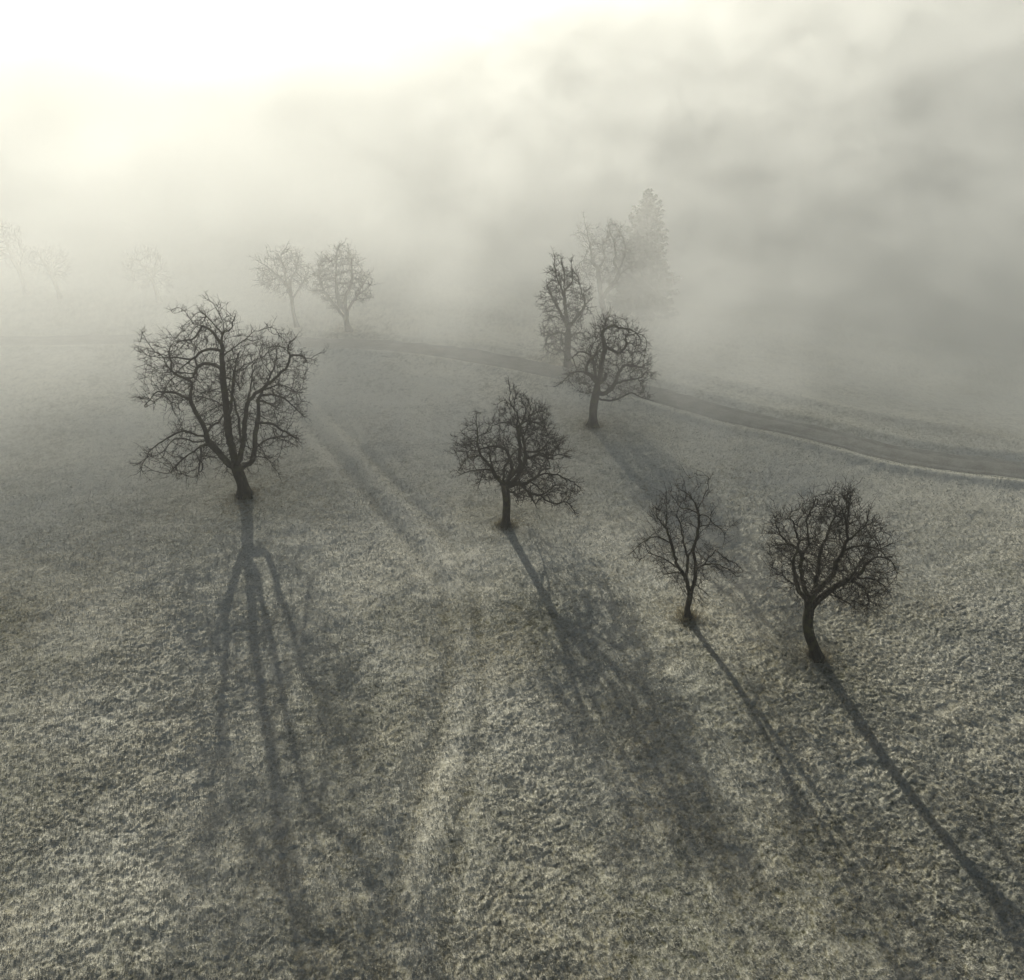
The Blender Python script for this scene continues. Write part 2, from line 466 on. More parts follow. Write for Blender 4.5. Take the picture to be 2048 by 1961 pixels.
# --- A: the tall pear on the left
OA, SA = (240, 560), 440 / 1721
make_tree('pear_tree', 'tallest dark bare tree, alone on the left, upright limbs from a short stout trunk', 'tree',
  OA, SA, (980, 1700), 0.36, [(980, 1700), (960, 1600), (930, 1520), (905, 1450)],
  [('1', [(895, 1480), (850, 1440), (780, 1360), (700, 1270), (670, 1190), (630, 1100), (580, 1010), (550, 950), (555, 870), (560, 800), (470, 760), (400, 710), (360, 660), (340, 610), (270, 560), (230, 510), (190, 440)], 0.15),
   ('1c', [(550, 950), (500, 920), (440, 885), (370, 880), (290, 875), (230, 940), (190, 985)], -0.35),
   ('1d', [(670, 1210), (600, 1215), (520, 1190), (440, 1200), (370, 1240), (290, 1290), (240, 1330), (200, 1400), (165, 1490)], 0.0),
   ('1e', [(680, 1250), (590, 1270), (500, 1240), (430, 1245), (380, 1290), (330, 1350)], -0.5),
   ('1f', [(690, 1290), (640, 1300), (580, 1340), (490, 1400), (440, 1450), (400, 1510)], -0.35),
   ('1h', [(640, 1300), (635, 1360), (630, 1420), (610, 1530)], -0.5),
   ('1g', [(680, 1200), (720, 1140), (790, 1090), (820, 1010)], 0.4),
   ('1i', [(400, 710), (400, 640), (380, 580), (400, 520)], 0.25),
   ('2', [(900, 1470), (890, 1380), (860, 1250), (840, 1120), (830, 980), (810, 830), (800, 680), (800, 540), (800, 440), (815, 390), (800, 320), (770, 260), (740, 200), (700, 160)], -0.05),
   ('2a', [(800, 540), (750, 440), (700, 390), (640, 360), (580, 345), (540, 290), (500, 240), (450, 215), (400, 240)], 0.15),
   ('2h', [(650, 380), (600, 430), (570, 465), (500, 475), (440, 490)], 0.16),
   ('2b', [(815, 410), (850, 400), (880, 370), (885, 320), (905, 280)], -0.25),
   ('2c', [(815, 610), (870, 550), (930, 500), (1000, 450), (1050, 410), (1110, 390), (1180, 370)], -0.2),
   ('2d', [(800, 560), (740, 545), (660, 555), (590, 600), (540, 640)], -0.4),
   ('2e', [(790, 710), (740, 665), (660, 655), (600, 690), (575, 750)], 0.35),
   ('2f', [(815, 750), (880, 780), (930, 830), (935, 870)], 0.4),
   ('2g', [(805, 420), (760, 380), (720, 330), (680, 290), (630, 250)], -0.2),
   ('2k', [(845, 1080), (870, 980), (880, 880), (890, 770), (900, 700), (915, 620), (940, 560)], -0.45),
   ('2l', [(895, 720), (950, 685), (1020, 645), (1100, 610), (1170, 570), (1240, 505)], -0.5),
   ('3', [(920, 1450), (950, 1330), (940, 1230), (930, 1100), (905, 1010), (895, 950), (880, 900)], 0.55),
   ('4', [(930, 1470), (965, 1280), (975, 1150), (995, 980), (1020, 850), (1035, 740), (1030, 680), (1060, 640)], -0.4),
   ('4a', [(1000, 960), (1050, 900), (1110, 860), (1180, 800), (1250, 740), (1310, 670), (1330, 600), (1310, 520), (1360, 470)], 0.1),
   ('4b', [(1110, 860), (1180, 840), (1260, 820), (1330, 850), (1400, 880)], -0.3),
   ('4c', [(1330, 600), (1400, 590), (1470, 620), (1550, 580)], 0.1),
   ('5', [(930, 1480), (1020, 1430), (1050, 1350), (1060, 1200), (1080, 1080), (1085, 950), (1110, 880), (1160, 790), (1200, 700)], 0.5),
   ('5a', [(1080, 960), (1130, 955), (1180, 975), (1220, 1000)], 0.6),
   ('5b', [(1100, 910), (1180, 900), (1270, 920), (1340, 970), (1400, 1030), (1440, 1070)], 0.2),
   ('5c', [(1080, 1130), (1150, 1120), (1220, 1140), (1290, 1190), (1380, 1240)], -0.1),
   ('5d', [(1060, 1300), (1130, 1260), (1200, 1240), (1280, 1250), (1350, 1290)], 0.5),
   ('5e', [(1040, 1390), (1110, 1385), (1160, 1400), (1200, 1470), (1230, 1500)], 0.08),
   ('5f', [(1060, 1260), (1110, 1330), (1160, 1390)], 0.1)],
  [(380, 240), (400, 160), (450, 150), (560, 180), (600, 190), (680, 130), (740, 150), (830, 200), (930, 220), (980, 310), (1030, 280), (1050, 310), (1130, 270), (1210, 310), (1220, 390), (1280, 440), (1400, 440), (1450, 540), (1570, 580), (1480, 680), (1440, 720), (1400, 750), (1440, 850), (1450, 900), (1440, 1000), (1470, 1070), (1380, 1080), (1430, 1180), (1470, 1240), (1420, 1300), (1340, 1390), (1280, 1330), (1230, 1500), (1180, 1500), (1120, 1430), (1020, 1500), (930, 1500), (800, 1500), (760, 1420), (680, 1400), (640, 1530), (600, 1540), (500, 1540), (440, 1540), (390, 1530), (330, 1440), (260, 1400), (200, 1500), (150, 1500), (130, 1330), (200, 1240), (330, 1190), (400, 1140), (360, 1030), (200, 1010), (130, 990), (150, 900), (170, 780), (240, 740), (180, 680), (130, 610), (130, 520), (140, 420), (180, 400), (240, 420), (330, 480), (420, 460), (430, 360), (480, 300), (430, 250)],
  seed=11, n_att=2500, kill=0.46, tip=0.013, twigs=1.7, clumps=55)

# --- B: the rounded one in the middle
OB, SB = (880, 740), 320 / 1716
make_tree('pear_tree', 'gnarled bare tree in mid meadow with humped crown and low limbs reaching right', 'tree',
  OB, SB, (705, 1690), 0.24, [(705, 1690), (710, 1560), (715, 1400), (700, 1280), (695, 1200)],
  [('1', [(690, 1250), (640, 1190), (590, 1120), (560, 1050), (540, 960), (530, 900), (525, 820)], -0.3),
   ('1a', [(560, 1060), (500, 980), (440, 920), (390, 870), (290, 870), (200, 880)], 0.1),
   ('1b', [(430, 910), (410, 840), (400, 720), (390, 560), (395, 480)], 0.1),
   ('1d', [(545, 1080), (470, 1065), (380, 1085), (300, 1095), (200, 1135)], -0.4),
   ('1e', [(475, 1070), (440, 1160), (410, 1260)], -0.4),
   ('1f', [(440, 920), (390, 930), (300, 940), (250, 1000), (200, 1080)], 0.35),
   ('2', [(700, 1230), (740, 1150), (765, 1080), (750, 960), (710, 870), (640, 825), (540, 820), (450, 850), (350, 800)], 0.55),
   ('3', [(690, 1240), (680, 1180), (690, 1060), (730, 980), (790, 900), (830, 850)], -0.5),
   ('4', [(700, 1230), (800, 1100), (850, 1040), (850, 920), (860, 820), (840, 700), (820, 620), (830, 550), (830, 480), (780, 400), (740, 330), (750, 240), (745, 170)], 0.05),
   ('4a', [(850, 720), (930, 650), (945, 560), (955, 480), (910, 400), (870, 300)], -0.3),
   ('4b', [(955, 480), (1040, 460), (1110, 450)], -0.2),
   ('4c', [(820, 610), (740, 570), (640, 575), (570, 600), (520, 660)], -0.2),
   ('4d', [(825, 640), (870, 580), (940, 550), (1050, 570), (1120, 620), (1170, 700)], 0.25),
   ('4e', [(760, 390), (690, 330), (620, 370)], 0.1),
   ('5', [(705, 1250), (830, 1150), (870, 1050), (920, 960), (910, 850), (890, 740), (860, 640), (880, 560)], 0.45),
   ('5a', [(910, 890), (980, 880), (1060, 870), (1130, 820), (1160, 770), (1260, 770), (1320, 740)], 0.2),
   ('5b', [(925, 960), (1010, 930), (1080, 900), (1180, 915), (1290, 910), (1370, 930)], 0.0),
   ('5c', [(1150, 790), (1230, 820), (1280, 880)], 0.3),
   ('5d', [(1080, 905), (1150, 940), (1210, 960)], -0.2),
   ('6', [(705, 1270), (840, 1220), (900, 1225), (980, 1190), (1060, 1130), (1130, 1110), (1210, 1120), (1280, 1130), (1340, 1170), (1420, 1200), (1500, 1270)], 0.05),
   ('6a', [(1060, 1130), (1100, 1070), (1180, 1060)], 0.35),
   ('6b', [(890, 1228), (930, 1290), (1000, 1340), (1090, 1340), (1150, 1310), (1230, 1240), (1330, 1240), (1400, 1290)], -0.35),
   ('6c', [(1080, 1345), (1130, 1400), (1190, 1420), (1260, 1440), (1340, 1410), (1400, 1460), (1450, 1550)], -0.2),
   ('6d', [(960, 1200), (1060, 1270), (1140, 1310)], 0.1),
   ('6e', [(880, 1235), (960, 1340), (1020, 1440)], -0.5),
   ('7', [(705, 1290), (820, 1340), (840, 1420)], 0.5)],
  [(740, 160), (780, 170), (820, 250), (900, 270), (960, 310), (1070, 380), (1150, 460), (1180, 490), (1160, 560), (1190, 620), (1180, 690), (1320, 700), (1370, 790), (1370, 870), (1410, 930), (1350, 960), (1220, 970), (1150, 1000), (1300, 1050), (1400, 1130), (1480, 1150), (1500, 1230), (1580, 1290), (1480, 1330), (1400, 1400), (1450, 1550), (1380, 1500), (1280, 1480), (1130, 1440), (1080, 1420), (1030, 1450), (940, 1400), (880, 1400), (840, 1440), (790, 1400), (770, 1300), (660, 1300), (590, 1250), (520, 1220), (470, 1230), (410, 1290), (390, 1200), (330, 1200), (250, 1170), (160, 1120), (100, 970), (130, 880), (120, 700), (170, 640), (270, 540), (390, 470), (500, 530), (580, 500), (650, 440), (590, 390), (590, 340), (660, 250), (710, 230)],
  seed=22, n_att=2600, step=0.2, kill=0.32, tip=0.012, twigs=2.0, clumps=60, twig_len=0.38)

# --- C, D: the pair on the right
OC, SC = (1240, 930), 600 / 1960
make_tree('fruit_tree', 'smallest slender bare tree with a thin open crown, just left of the round-crowned right-hand tree', 'tree',
  OC, SC, (443, 1005), 0.15, [(443, 1005), (440, 940), (458, 860), (450, 810)],
  [('1', [(450, 820), (430, 740), (440, 660), (435, 580), (410, 480), (400, 400), (370, 330)], -0.3),
   ('1g', [(438, 600), (470, 550), (490, 500)], -0.4),
   ('2', [(448, 830), (428, 740), (400, 690), (360, 620), (340, 520), (310, 440), (300, 350), (305, 250), (300, 160)], 0.1),
   ('2a', [(400, 690), (330, 640), (260, 600), (190, 580), (130, 620)], 0.2),
   ('2b', [(340, 520), (270, 480), (210, 470), (130, 520), (80, 570)], -0.1),
   ('2c', [(310, 440), (250, 350), (230, 280)], -0.3),
   ('2d', [(410, 710), (350, 705), (290, 715)], -0.4),
   ('3', [(455, 850), (490, 740), (490, 640), (480, 560), (500, 470), (515, 380), (510, 300), (480, 230), (430, 180), (375, 150)], 0.2),
   ('3a', [(512, 300), (540, 230), (570, 160), (578, 80)], 0.0),
   ('3b', [(515, 410), (580, 390), (640, 400), (700, 400), (735, 400)], 0.4),
   ('3c', [(512, 330), (560, 330), (620, 390), (680, 450)], -0.2),
   ('3d', [(505, 310), (440, 290), (390, 275)], 0.4),
   ('3e', [(490, 690), (550, 640), (600, 590), (625, 560), (690, 610), (760, 650), (800, 690)], 0.0),
   ('3f', [(550, 640), (640, 650), (700, 680), (760, 730)], -0.3),
   ('3h', [(480, 770), (530, 810), (570, 840)], 0.3)],
  [(300, 150), (330, 200), (370, 150), (440, 110), (500, 140), (560, 150), (578, 70), (600, 150), (630, 170), (600, 240), (570, 300), (640, 350), (730, 390), (700, 460), (620, 480), (640, 560), (740, 620), (810, 700), (780, 750), (700, 740), (600, 700), (560, 740), (580, 850), (560, 910), (500, 880), (440, 900), (350, 880), (340, 780), (280, 740), (240, 650), (120, 640), (80, 580), (160, 450), (180, 330), (230, 210)],
  seed=33, n_att=1000, step=0.2, kill=0.36, tip=0.009, twigs=1.5, twig_len=0.45)

make_tree('fruit_tree', 'round bare tree nearest the right edge, with a curved thick trunk and twiggy double-domed crown', 'tree',
  OC, SC, (1290, 1268), 0.25, [(1290, 1268), (1270, 1200), (1240, 1120), (1225, 1030), (1235, 950), (1230, 890)],
  [('1', [(1228, 920), (1200, 860), (1165, 820), (1150, 740), (1130, 660), (1140, 600), (1170, 520), (1150, 430), (1110, 330)], -0.1),
   ('1a', [(1155, 790), (1090, 750), (1040, 720), (1000, 720)], 0.1),
   ('2', [(1230, 900), (1210, 800), (1180, 700), (1190, 600), (1230, 520), (1230, 430), (1220, 350), (1260, 270), (1280, 210)], 0.35),
   ('2a', [(1190, 600), (1140, 540), (1070, 480), (1020, 400)], 0.4),
   ('3', [(1230, 895), (1270, 820), (1290, 720), (1300, 620), (1320, 530), (1360, 450), (1380, 380)], 0.55),
   ('4', [(1232, 910), (1280, 830), (1350, 760), (1400, 710), (1410, 640), (1450, 570), (1480, 500), (1480, 400), (1460, 320), (1430, 240)], -0.15),
   ('4a', [(1480, 420), (1490, 320), (1480, 240), (1490, 180)], 0.1),
   ('4b', [(1480, 500), (1540, 450), (1600, 400), (1620, 320)], -0.1),
   ('4c', [(1450, 580), (1510, 540), (1580, 530), (1680, 550)], -0.4),
   ('5', [(1235, 950), (1300, 880), (1370, 820), (1450, 770), (1510, 740), (1580, 700), (1620, 640), (1680, 600), (1760, 620), (1810, 700)], 0.1),
   ('5a', [(1500, 745), (1550, 670), (1590, 600)], -0.35),
   ('5b', [(1530, 735), (1600, 740), (1680, 760), (1760, 830)], -0.2),
   ('5c', [(1370, 830), (1430, 870), (1500, 910), (1560, 960)], 0.35),
   ('5d', [(1500, 760), (1580, 790), (1620, 860), (1630, 930)], -0.5)],
  [(1100, 190), (1150, 180), (1200, 240), (1290, 190), (1320, 240), (1380, 260), (1430, 180), (1500, 165), (1560, 240), (1620, 300), (1680, 400), (1720, 480), (1700, 540), (1790, 570), (1830, 690), (1790, 740), (1770, 850), (1700, 830), (1690, 960), (1630, 950), (1560, 970), (1440, 900), (1380, 870), (1300, 900), (1180, 880), (1090, 800), (1000, 760), (980, 600), (970, 480), (980, 370), (1010, 310), (1060, 230)],
  seed=44, n_att=2300, step=0.2, kill=0.33, tip=0.011, twigs=2.1, clumps=60, twig_len=0.55, up=0.14)

# --- E, I, H: the cluster by the track, in the fog
OE, SE = (1040, 360), 440 / 1588
FOGGY = dict(step=0.24, kill=0.37, tip=0.013, twigs=1.8, twig_len=0.45)
make_tree('pear_tree', 'fogged gnarled tree with a thick trunk, nearest of the group of trees by the track', 'tree',
  OE, SE, (525, 1785), 0.30, [(525, 1785), (530, 1650), (545, 1560), (560, 1470)],
  [('1', [(558, 1480), (580, 1380), (600, 1280), (610, 1200), (590, 1120), (620, 1040), (620, 980)], -0.1),
   ('1a', [(610, 1200), (660, 1230), (720, 1250), (770, 1190), (760, 1140), (840, 1110), (880, 1120)], -0.3),
   ('1b', [(600, 1100), (670, 1050), (720, 1070), (800, 1080), (860, 1130)], 0.2),
   ('2', [(555, 1470), (490, 1400), (410, 1385), (350, 1410), (310, 1460), (260, 1490)], -0.1),
   ('2a', [(480, 1395), (490, 1320), (550, 1250), (570, 1190)], -0.4),
   ('3', [(552, 1540), (620, 1540), (680, 1480), (710, 1400), (760, 1340), (850, 1350)], 0.1),
   ('3a', [(690, 1470), (760, 1450), (830, 1440)], -0.2),
   ('4', [(548, 1560), (600, 1590), (680, 1590), (750, 1560), (810, 1535), (870, 1570), (940, 1590)], -0.3),
   ('5', [(556, 1500), (540, 1380), (520, 1280), (440, 1240), (380, 1280)], 0.45)],
  [(640, 950), (760, 1010), (860, 1080), (890, 1130), (870, 1180), (900, 1280), (950, 1350), (960, 1450), (900, 1480), (950, 1600), (870, 1600), (760, 1580), (620, 1600), (480, 1560), (380, 1540), (240, 1540), (250, 1470), (320, 1400), (400, 1350), (350, 1260), (420, 1220), (480, 1180), (480, 1090), (560, 1020)],
  seed=55, n_att=2400, **FOGGY)
make_tree('pear_tree', 'tall dense fogged tree behind and left of the thick-trunked tree by the track', 'tree',
  OE, SE, (350, 1350), 0.27, [(350, 1350), (342, 1300), (345, 1150), (350, 1050)],
  [('1', [(348, 1080), (330, 950), (320, 850), (320, 700), (300, 600)], 0.0),
   ('1a', [(322, 850), (280, 740), (250, 640), (250, 560)], 0.1),
   ('1b', [(322, 800), (380, 720), (370, 600)], -0.2),
   ('2', [(350, 1060), (420, 980), (470, 900), (440, 800), (420, 700)], 0.2),
   ('3', [(349, 1060), (260, 900), (220, 820), (200, 760)], -0.1),
   ('4', [(345, 1130), (280, 1100), (200, 1140), (180, 1200)], -0.2),
   ('5', [(345, 1150), (430, 1100), (470, 1150)], 0.3),
   ('6', [(343, 1260), (270, 1220), (180, 1270)], 0.3)],
  [(240, 560), (300, 580), (370, 560), (430, 640), (470, 720), (530, 800), (540, 900), (510, 980), (450, 1020), (490, 1100), (480, 1200), (430, 1250), (350, 1300), (260, 1290), (160, 1310), (170, 1200), (170, 1050), (150, 950), (160, 800), (210, 700)],
  seed=66, n_att=3200, **{**FOGGY, 'tip': 0.017, 'twigs': 2.6})
make_tree('pear_tree', 'tall fork-topped fogged tree standing just left of the spruce', 'tree',
  OE, SE, (640, 1080), 0.28, [(640, 1080), (615, 980), (590, 880), (578, 800)],
  [('1', [(585, 830), (570, 700), (560, 640), (530, 600), (510, 510), (495, 430), (480, 360), (465, 280)], 0.0),
   ('1a', [(545, 615), (480, 570), (430, 600)], -0.3), ('1b', [(490, 410), (430, 380), (400, 390)], 0.1),
   ('1c', [(560, 640), (610, 570), (600, 500)], 0.3),
   ('2', [(590, 860), (640, 790), (690, 730), (710, 670), (680, 600), (690, 530), (680, 450), (650, 380), (640, 320)], -0.2),
   ('2a', [(708, 670), (740, 590), (760, 520), (750, 430), (690, 330)], 0.1),
   ('2b', [(700, 710), (760, 650), (830, 620)], 0.2)],
  [(400, 400), (420, 310), (460, 270), (510, 320), (560, 370), (560, 440), (600, 440), (620, 310), (680, 310), (760, 370), (820, 450), (850, 520), (820, 600), (850, 700), (750, 770), (680, 760), (620, 740), (560, 780), (470, 760), (430, 640), (460, 520), (410, 420)],
  seed=77, n_att=2000, split=False, **FOGGY)

# --- F, G: the pair beyond the track
OF, SF = (0, 420), 780 / 1960
FAR = dict(step=0.3, kill=0.42, tip=0.018, twigs=2.0, twig_len=0.6, split=False)
make_tree('fruit_tree', 'faint slim-trunked tree beyond the track, left one of the foggy pair', 'tree',
  OF, SF, (1492, 592), 0.18, [(1492, 592), (1475, 520), (1465, 440)],
  [('1', [(1465, 445), (1440, 380), (1400, 340), (1360, 300), (1300, 260)], 0.1), ('1a', [(1400, 345), (1330, 370)], -0.2),
   ('1b', [(1440, 380), (1430, 300), (1410, 240), (1430, 200)], 0.2),
   ('2', [(1466, 450), (1460, 360), (1490, 300), (1500, 240)], -0.2), ('3', [(1466, 450), (1520, 370), (1540, 330)], 0.3)],
  [(1290, 240), (1340, 230), (1400, 195), (1440, 195), (1480, 220), (1530, 260), (1560, 330), (1540, 390), (1480, 430), (1400, 450), (1380, 420), (1310, 380), (1300, 300)],
  seed=88, n_att=1300, **FAR)
make_tree('fruit_tree', 'faint broad tree beyond the track, forking low, right one of the foggy pair', 'tree',
  OF, SF, (1757, 612), 0.24, [(1757, 612), (1740, 560), (1745, 510)],
  [('1', [(1745, 520), (1700, 460), (1690, 380), (1690, 300), (1690, 240), (1700, 190)], 0.0),
   ('2', [(1741, 550), (1690, 490), (1650, 440), (1610, 370), (1605, 280)], 0.2),
   ('3', [(1744, 520), (1735, 440), (1765, 370), (1770, 290), (1750, 200)], -0.3),
   ('4', [(1744, 515), (1790, 440), (1840, 400), (1860, 380)], 0.2), ('4a', [(1780, 450), (1860, 440)], -0.1), ('4b', [(1790, 440), (1840, 350)], 0.3)],
  [(1600, 250), (1660, 210), (1690, 180), (1750, 180), (1790, 240), (1820, 300), (1880, 380), (1870, 440), (1800, 470), (1760, 510), (1690, 510), (1650, 500), (1620, 440), (1560, 400), (1590, 330)],
  seed=99, n_att=1700, **FAR)
make_tree('fruit_tree', 'very faint tree alone in the fog, right behind the tallest tree at the left', 'tree',
  OF, SF, (802, 462), 0.2, [(802, 462), (785, 410), (765, 350)],
  [('1', [(768, 360), (730, 300), (690, 250)], 0.1), ('2', [(766, 355), (780, 280), (790, 220)], -0.2), ('1a', [(730, 300), (670, 310), (630, 290)], 0.2)],
  [(610, 290), (680, 220), (800, 205), (820, 330), (880, 380), (780, 400), (680, 380)], seed=111, n_att=800, **{**FAR, 'tip': 0.014})
make_tree('fruit_tree', 'very faint leaning tree in the fog, right one of the two at the left edge', 'tree',
  OF, SF, (305, 445), 0.2, [(305, 445), (285, 390), (262, 340)],
  [('1', [(264, 345), (230, 280), (190, 220)], 0.1), ('2', [(264, 345), (270, 280), (290, 220)], -0.2), ('1a', [(235, 290), (180, 270), (150, 260)], 0.3)],
  [(130, 250), (180, 200), (300, 195), (350, 290), (320, 340), (250, 350), (170, 310)], seed=122, n_att=800, **{**FAR, 'tip': 0.014})
make_tree('fruit_tree', 'very faint tall tree in the fog, leftmost of all at the picture edge', 'tree',
  OF, SF, (135, 425), 0.2, [(135, 425), (118, 370), (95, 300)],
  [('1', [(96, 305), (60, 240), (30, 160), (10, 90)], 0.1), ('2', [(96, 305), (110, 230), (90, 150)], -0.2), ('1a', [(60, 240), (0, 210), (-40, 160)], 0.2)],
  [(-80, 150), (-40, 90), (20, 70), (100, 110), (130, 200), (100, 270), (20, 270), (-50, 230)], seed=133, n_att=800, **{**FAR, 'tip': 0.014})

# ------------------------------------------------------------------ spruces in the valley
def needle_material():
    m, nt, b = new_mat("spruce_needles")
    co = N(nt, 'ShaderNodeTexCoord').outputs['Object']
    c = ramp(nt, noise(nt, co, 1.2, 5, 0.7), [(0.3, (0.028, 0.042, 0.022)), (0.7, (0.075, 0.095, 0.05))])
    nt.links.new(c, b.inputs['Base Color']); b.inputs['Roughness'].default_value = 0.85
    return m
M_NEEDLE = needle_material()
def spruce(label, x, y, H, Rm, seed, group=None):
    rng = np.random.default_rng(seed)
    z0 = float(terrain(np.array([x]), np.array([y]))[0])
    root = link(bpy.data.objects.new('spruce_tree', None)); root.location = (x, y, z0); tag(root, label, 'tree', group)
    zz = np.linspace(-0.2, H, 24); pts = np.stack([0.05 * np.sin(zz * .7), 0.05 * np.cos(zz * .5), zz], 1)
    V, F = tubes([(pts, 0.34 * (1 - zz / H) ** 0.8 + 0.02, 10)], None, None)
    mesh_obj('trunk', V, F, M_BARK, root)
    Vs, Ts = [], []; off = 0; z = 1.6
    while z < H - 0.15:
        t = z / H; L0 = Rm / 5.2 * float(np.interp(H - z, [0, 1, 2.6, 6.4, 9.5, 14, 22], [0.12, 0.75, 1.5, 2.4, 3.5, 4.4, 5.2]))
        nb = 7 if t < .8 else 5
        a0 = rng.uniform(0, 6.28)
        for k in range(nb):
            a = a0 + k * 2 * math.pi / nb + rng.normal(0, .18); L = L0 * rng.uniform(0.68, 1.18)
            ca, sa = math.cos(a), math.sin(a); nn = max(16, int(L * 70))
            s = rng.uniform(0.08, 1, nn) ** 0.8
            droop = -0.30 * (L * s) * (1 - t) * 1.0 + 0.22 * L * s ** 3 + 0.25 * t * L * s
            wdt = 0.42 * L * (1 - s) ** 0.7 * s ** 0.3 + 0.1
            side = rng.uniform(-1, 1, nn) * wdt
            c = np.stack([ca * L * s - sa * side, sa * L * s + ca * side, z + droop - 0.18 * np.abs(side) + rng.normal(0, 0.04, nn)], 1)
            # hanging sprays: narrow leaf-sized triangles
            d = np.stack([ca * 0.6 - sa * np.sign(side) * .6 + rng.normal(0, .2, nn), sa * 0.6 + ca * np.sign(side) * .6 + rng.normal(0, .2, nn), rng.normal(-0.35, 0.25, nn)], 1)
            d /= np.linalg.norm(d, axis=1)[:, None]; ln = rng.uniform(0.28, 0.6, nn)[:, None] * (0.6 + 0.5 * (1 - t))
            wv = np.cross(d, rng.normal(0, 1, (nn, 3))); wv /= np.linalg.norm(wv, axis=1)[:, None]
            a_, b_, c_ = c - wv * 0.10, c + wv * 0.10, c + d * ln
            Vs.append(np.stack([a_, b_, c_], 1).reshape(-1, 3)); Ts.append(np.arange(nn * 3).reshape(-1, 3) + off); off += nn * 3
        z += 0.34 + 0.25 * (1 - t)
    mesh_obj('crown', np.concatenate(Vs), np.zeros((0, 4)), M_NEEDLE, root, smooth=False, tris=np.concatenate(Ts))
def spruce_at(label, px, py_top, dist, Rm, seed, group=None):
    d = ray(px * K, py_top * K); t = dist / d[1]; x = d[0] * t
    z0 = float(terrain(np.array([x]), np.array([float(dist)]))[0]); H = CAMZ + d[2] * t - z0
    spruce(label, x, dist, H, Rm, seed, group); print('SPRUCE', x, dist, z0, H)
spruce_at('tall pointed spruce, highest tree in the photo, looming behind the group of bare trees', 1243, 362, 91, 5.2, 5)

# ------------------------------------------------------------------ ground sheet
def build_ground():
    # rows: fine where the picture is near, coarse behind and beyond
    ys = [-80, -50, -30, -15, -5, 2, 7]
    y = 10.0
    while y < 900:
        ys.append(y)
        y += 0.055 if 14.5 < y < 30 else (0.30 if y < 14.5 else min(25, 0.055 * (y / 30) ** (1.6 if y < 75 else 2.6)))
    ys = np.array(ys)
    u = np.linspace(-1, 1, 1500)
    e = np.array([1.03, 1.08, 1.16, 1.3, 1.5, 1.9, 2.6, 4.0, 7.0]); u = np.concatenate([-e[::-1], u, e])
    dep = np.clip(ys, 10, None) * CP + CAMZ * SP; hw = 0.60 * dep + 1.5
    hw = np.maximum(hw, 19)
    X = hw[:, None] * u[None]; Y = np.repeat(ys[:, None], len(u), 1)
    Z0 = terrain(X, Y)
    # sward: clumps and tussocks, rougher in drifts
    rough = 0.55 + 0.65 * ss(-0.30, 0.45, fbm(X / 8 + 4, Y / 11, 21, 4))
    fade = 1 - 0.6 * ss(30, 62, Y)
    d, s = poly_dist(ROAD, X, Y); sd_ = d * s
    onroad = ss(1.2, 1.6, sd_) * (1 - ss(3.7, 4.1, sd_))
    wx = X + 0.30 * fbm(X * 1.7, Y * 1.7, 71, 3); wy = Y + 0.30 * fbm(X * 1.7, Y * 1.7, 75, 3)
    f1, v1 = worley(wx / 0.22, wy / 0.19, 31); t1 = np.clip(1 - f1 / 0.8, 0, 1) * (0.25 + 0.75 * v1)
    f2, v2 = worley(wx / 0.15 + 5, wy / 0.14 + 9, 41); t2 = np.clip(1 - f2 / 0.8, 0, 1) * (0.3 + 0.7 * v2)
    nz = fbm(wx * 5.0, wy * 5.8, 51, 4, 0.68)
    low = fbm(X / 1.3, Y / 1.1, 61, 3)
    disp = (0.056 * t1 + 0.028 * t2 + 0.020 * nz) * rough * fade + 0.07 * low * (0.4 + 0.6 * fade)
    dA, _ = poly_dist(SWALE, X, Y); dB, _ = poly_dist(SWALE2, X, Y); worn = np.exp(-(np.maximum(dA + dB - 2.6, 0) / 1.4) ** 2)
    disp *= (1 - 0.92 * onroad) * (1 - 0.25 * worn)
    Z = Z0 + disp
    V = np.stack([X, Y, Z], -1).reshape(-1, 3)
    r, c = X.shape; i = (np.arange(r - 1)[:, None] * c + np.arange(c - 1)[None]).reshape(-1)
    F = np.stack([i, i + 1, i + c + 1, i + c], 1)
    o = mesh_obj('meadow_ground', V, F, M_GROUND); tag(o, kind='structure')
    fr_mist = 0.58 + 0.30 * ss(34, 50, Y) + 0.45 * fbm(X / 7, Y / 7, 81, 3) * (1 - 0.4 * ss(36, 52, Y)) + 0.45 * nz  # paler beyond the near meadow: smoother frost plus mist brightness painted in
    melt = np.zeros_like(X)
    for bx, by_, rb in BASES:
        dd = np.hypot(X - bx, (Y - by_)); rr = 1.6 + 7 * rb
        melt = np.maximum(melt, np.exp(-(dd / rr) ** 2) )
    fr_mist = fr_mist - 0.30 * melt
    st = 0.15 + 0.5 * fbm(X / 3, Y / 3, 91, 3)
    for bx, by_, rb in BASES:
        dd = np.hypot(X - bx, (Y - by_)); st = st + 0.9 * np.exp(-(dd / (0.45 + 1.6 * rb)) ** 2)
    d, s = poly_dist(GULLY, X, Y); fr_mist += 0.12 * worn; st += .08 * np.exp(-(d / 1.5) ** 2)
    d, s = poly_dist(SWALE, X, Y); fr_mist -= 0.2 * np.exp(-(d / 0.4) ** 2); d, s = poly_dist(SWALE2, X, Y); fr_mist -= 0.2 * np.exp(-(d / 0.4) ** 2)
    for nm, arr in (('frost', fr_mist), ('straw', st)):
        a = o.data.attributes.new(nm, 'FLOAT', 'POINT'); a.data.foreach_set('value', np.clip(arr, -0.5, 1.3).astype(np.float32).ravel())
    print('GROUND', X.shape, len(V))
    return X, Y, Z, nz + t1 * rough, onroad
GX, GY, GZ, GT, GR = build_ground()

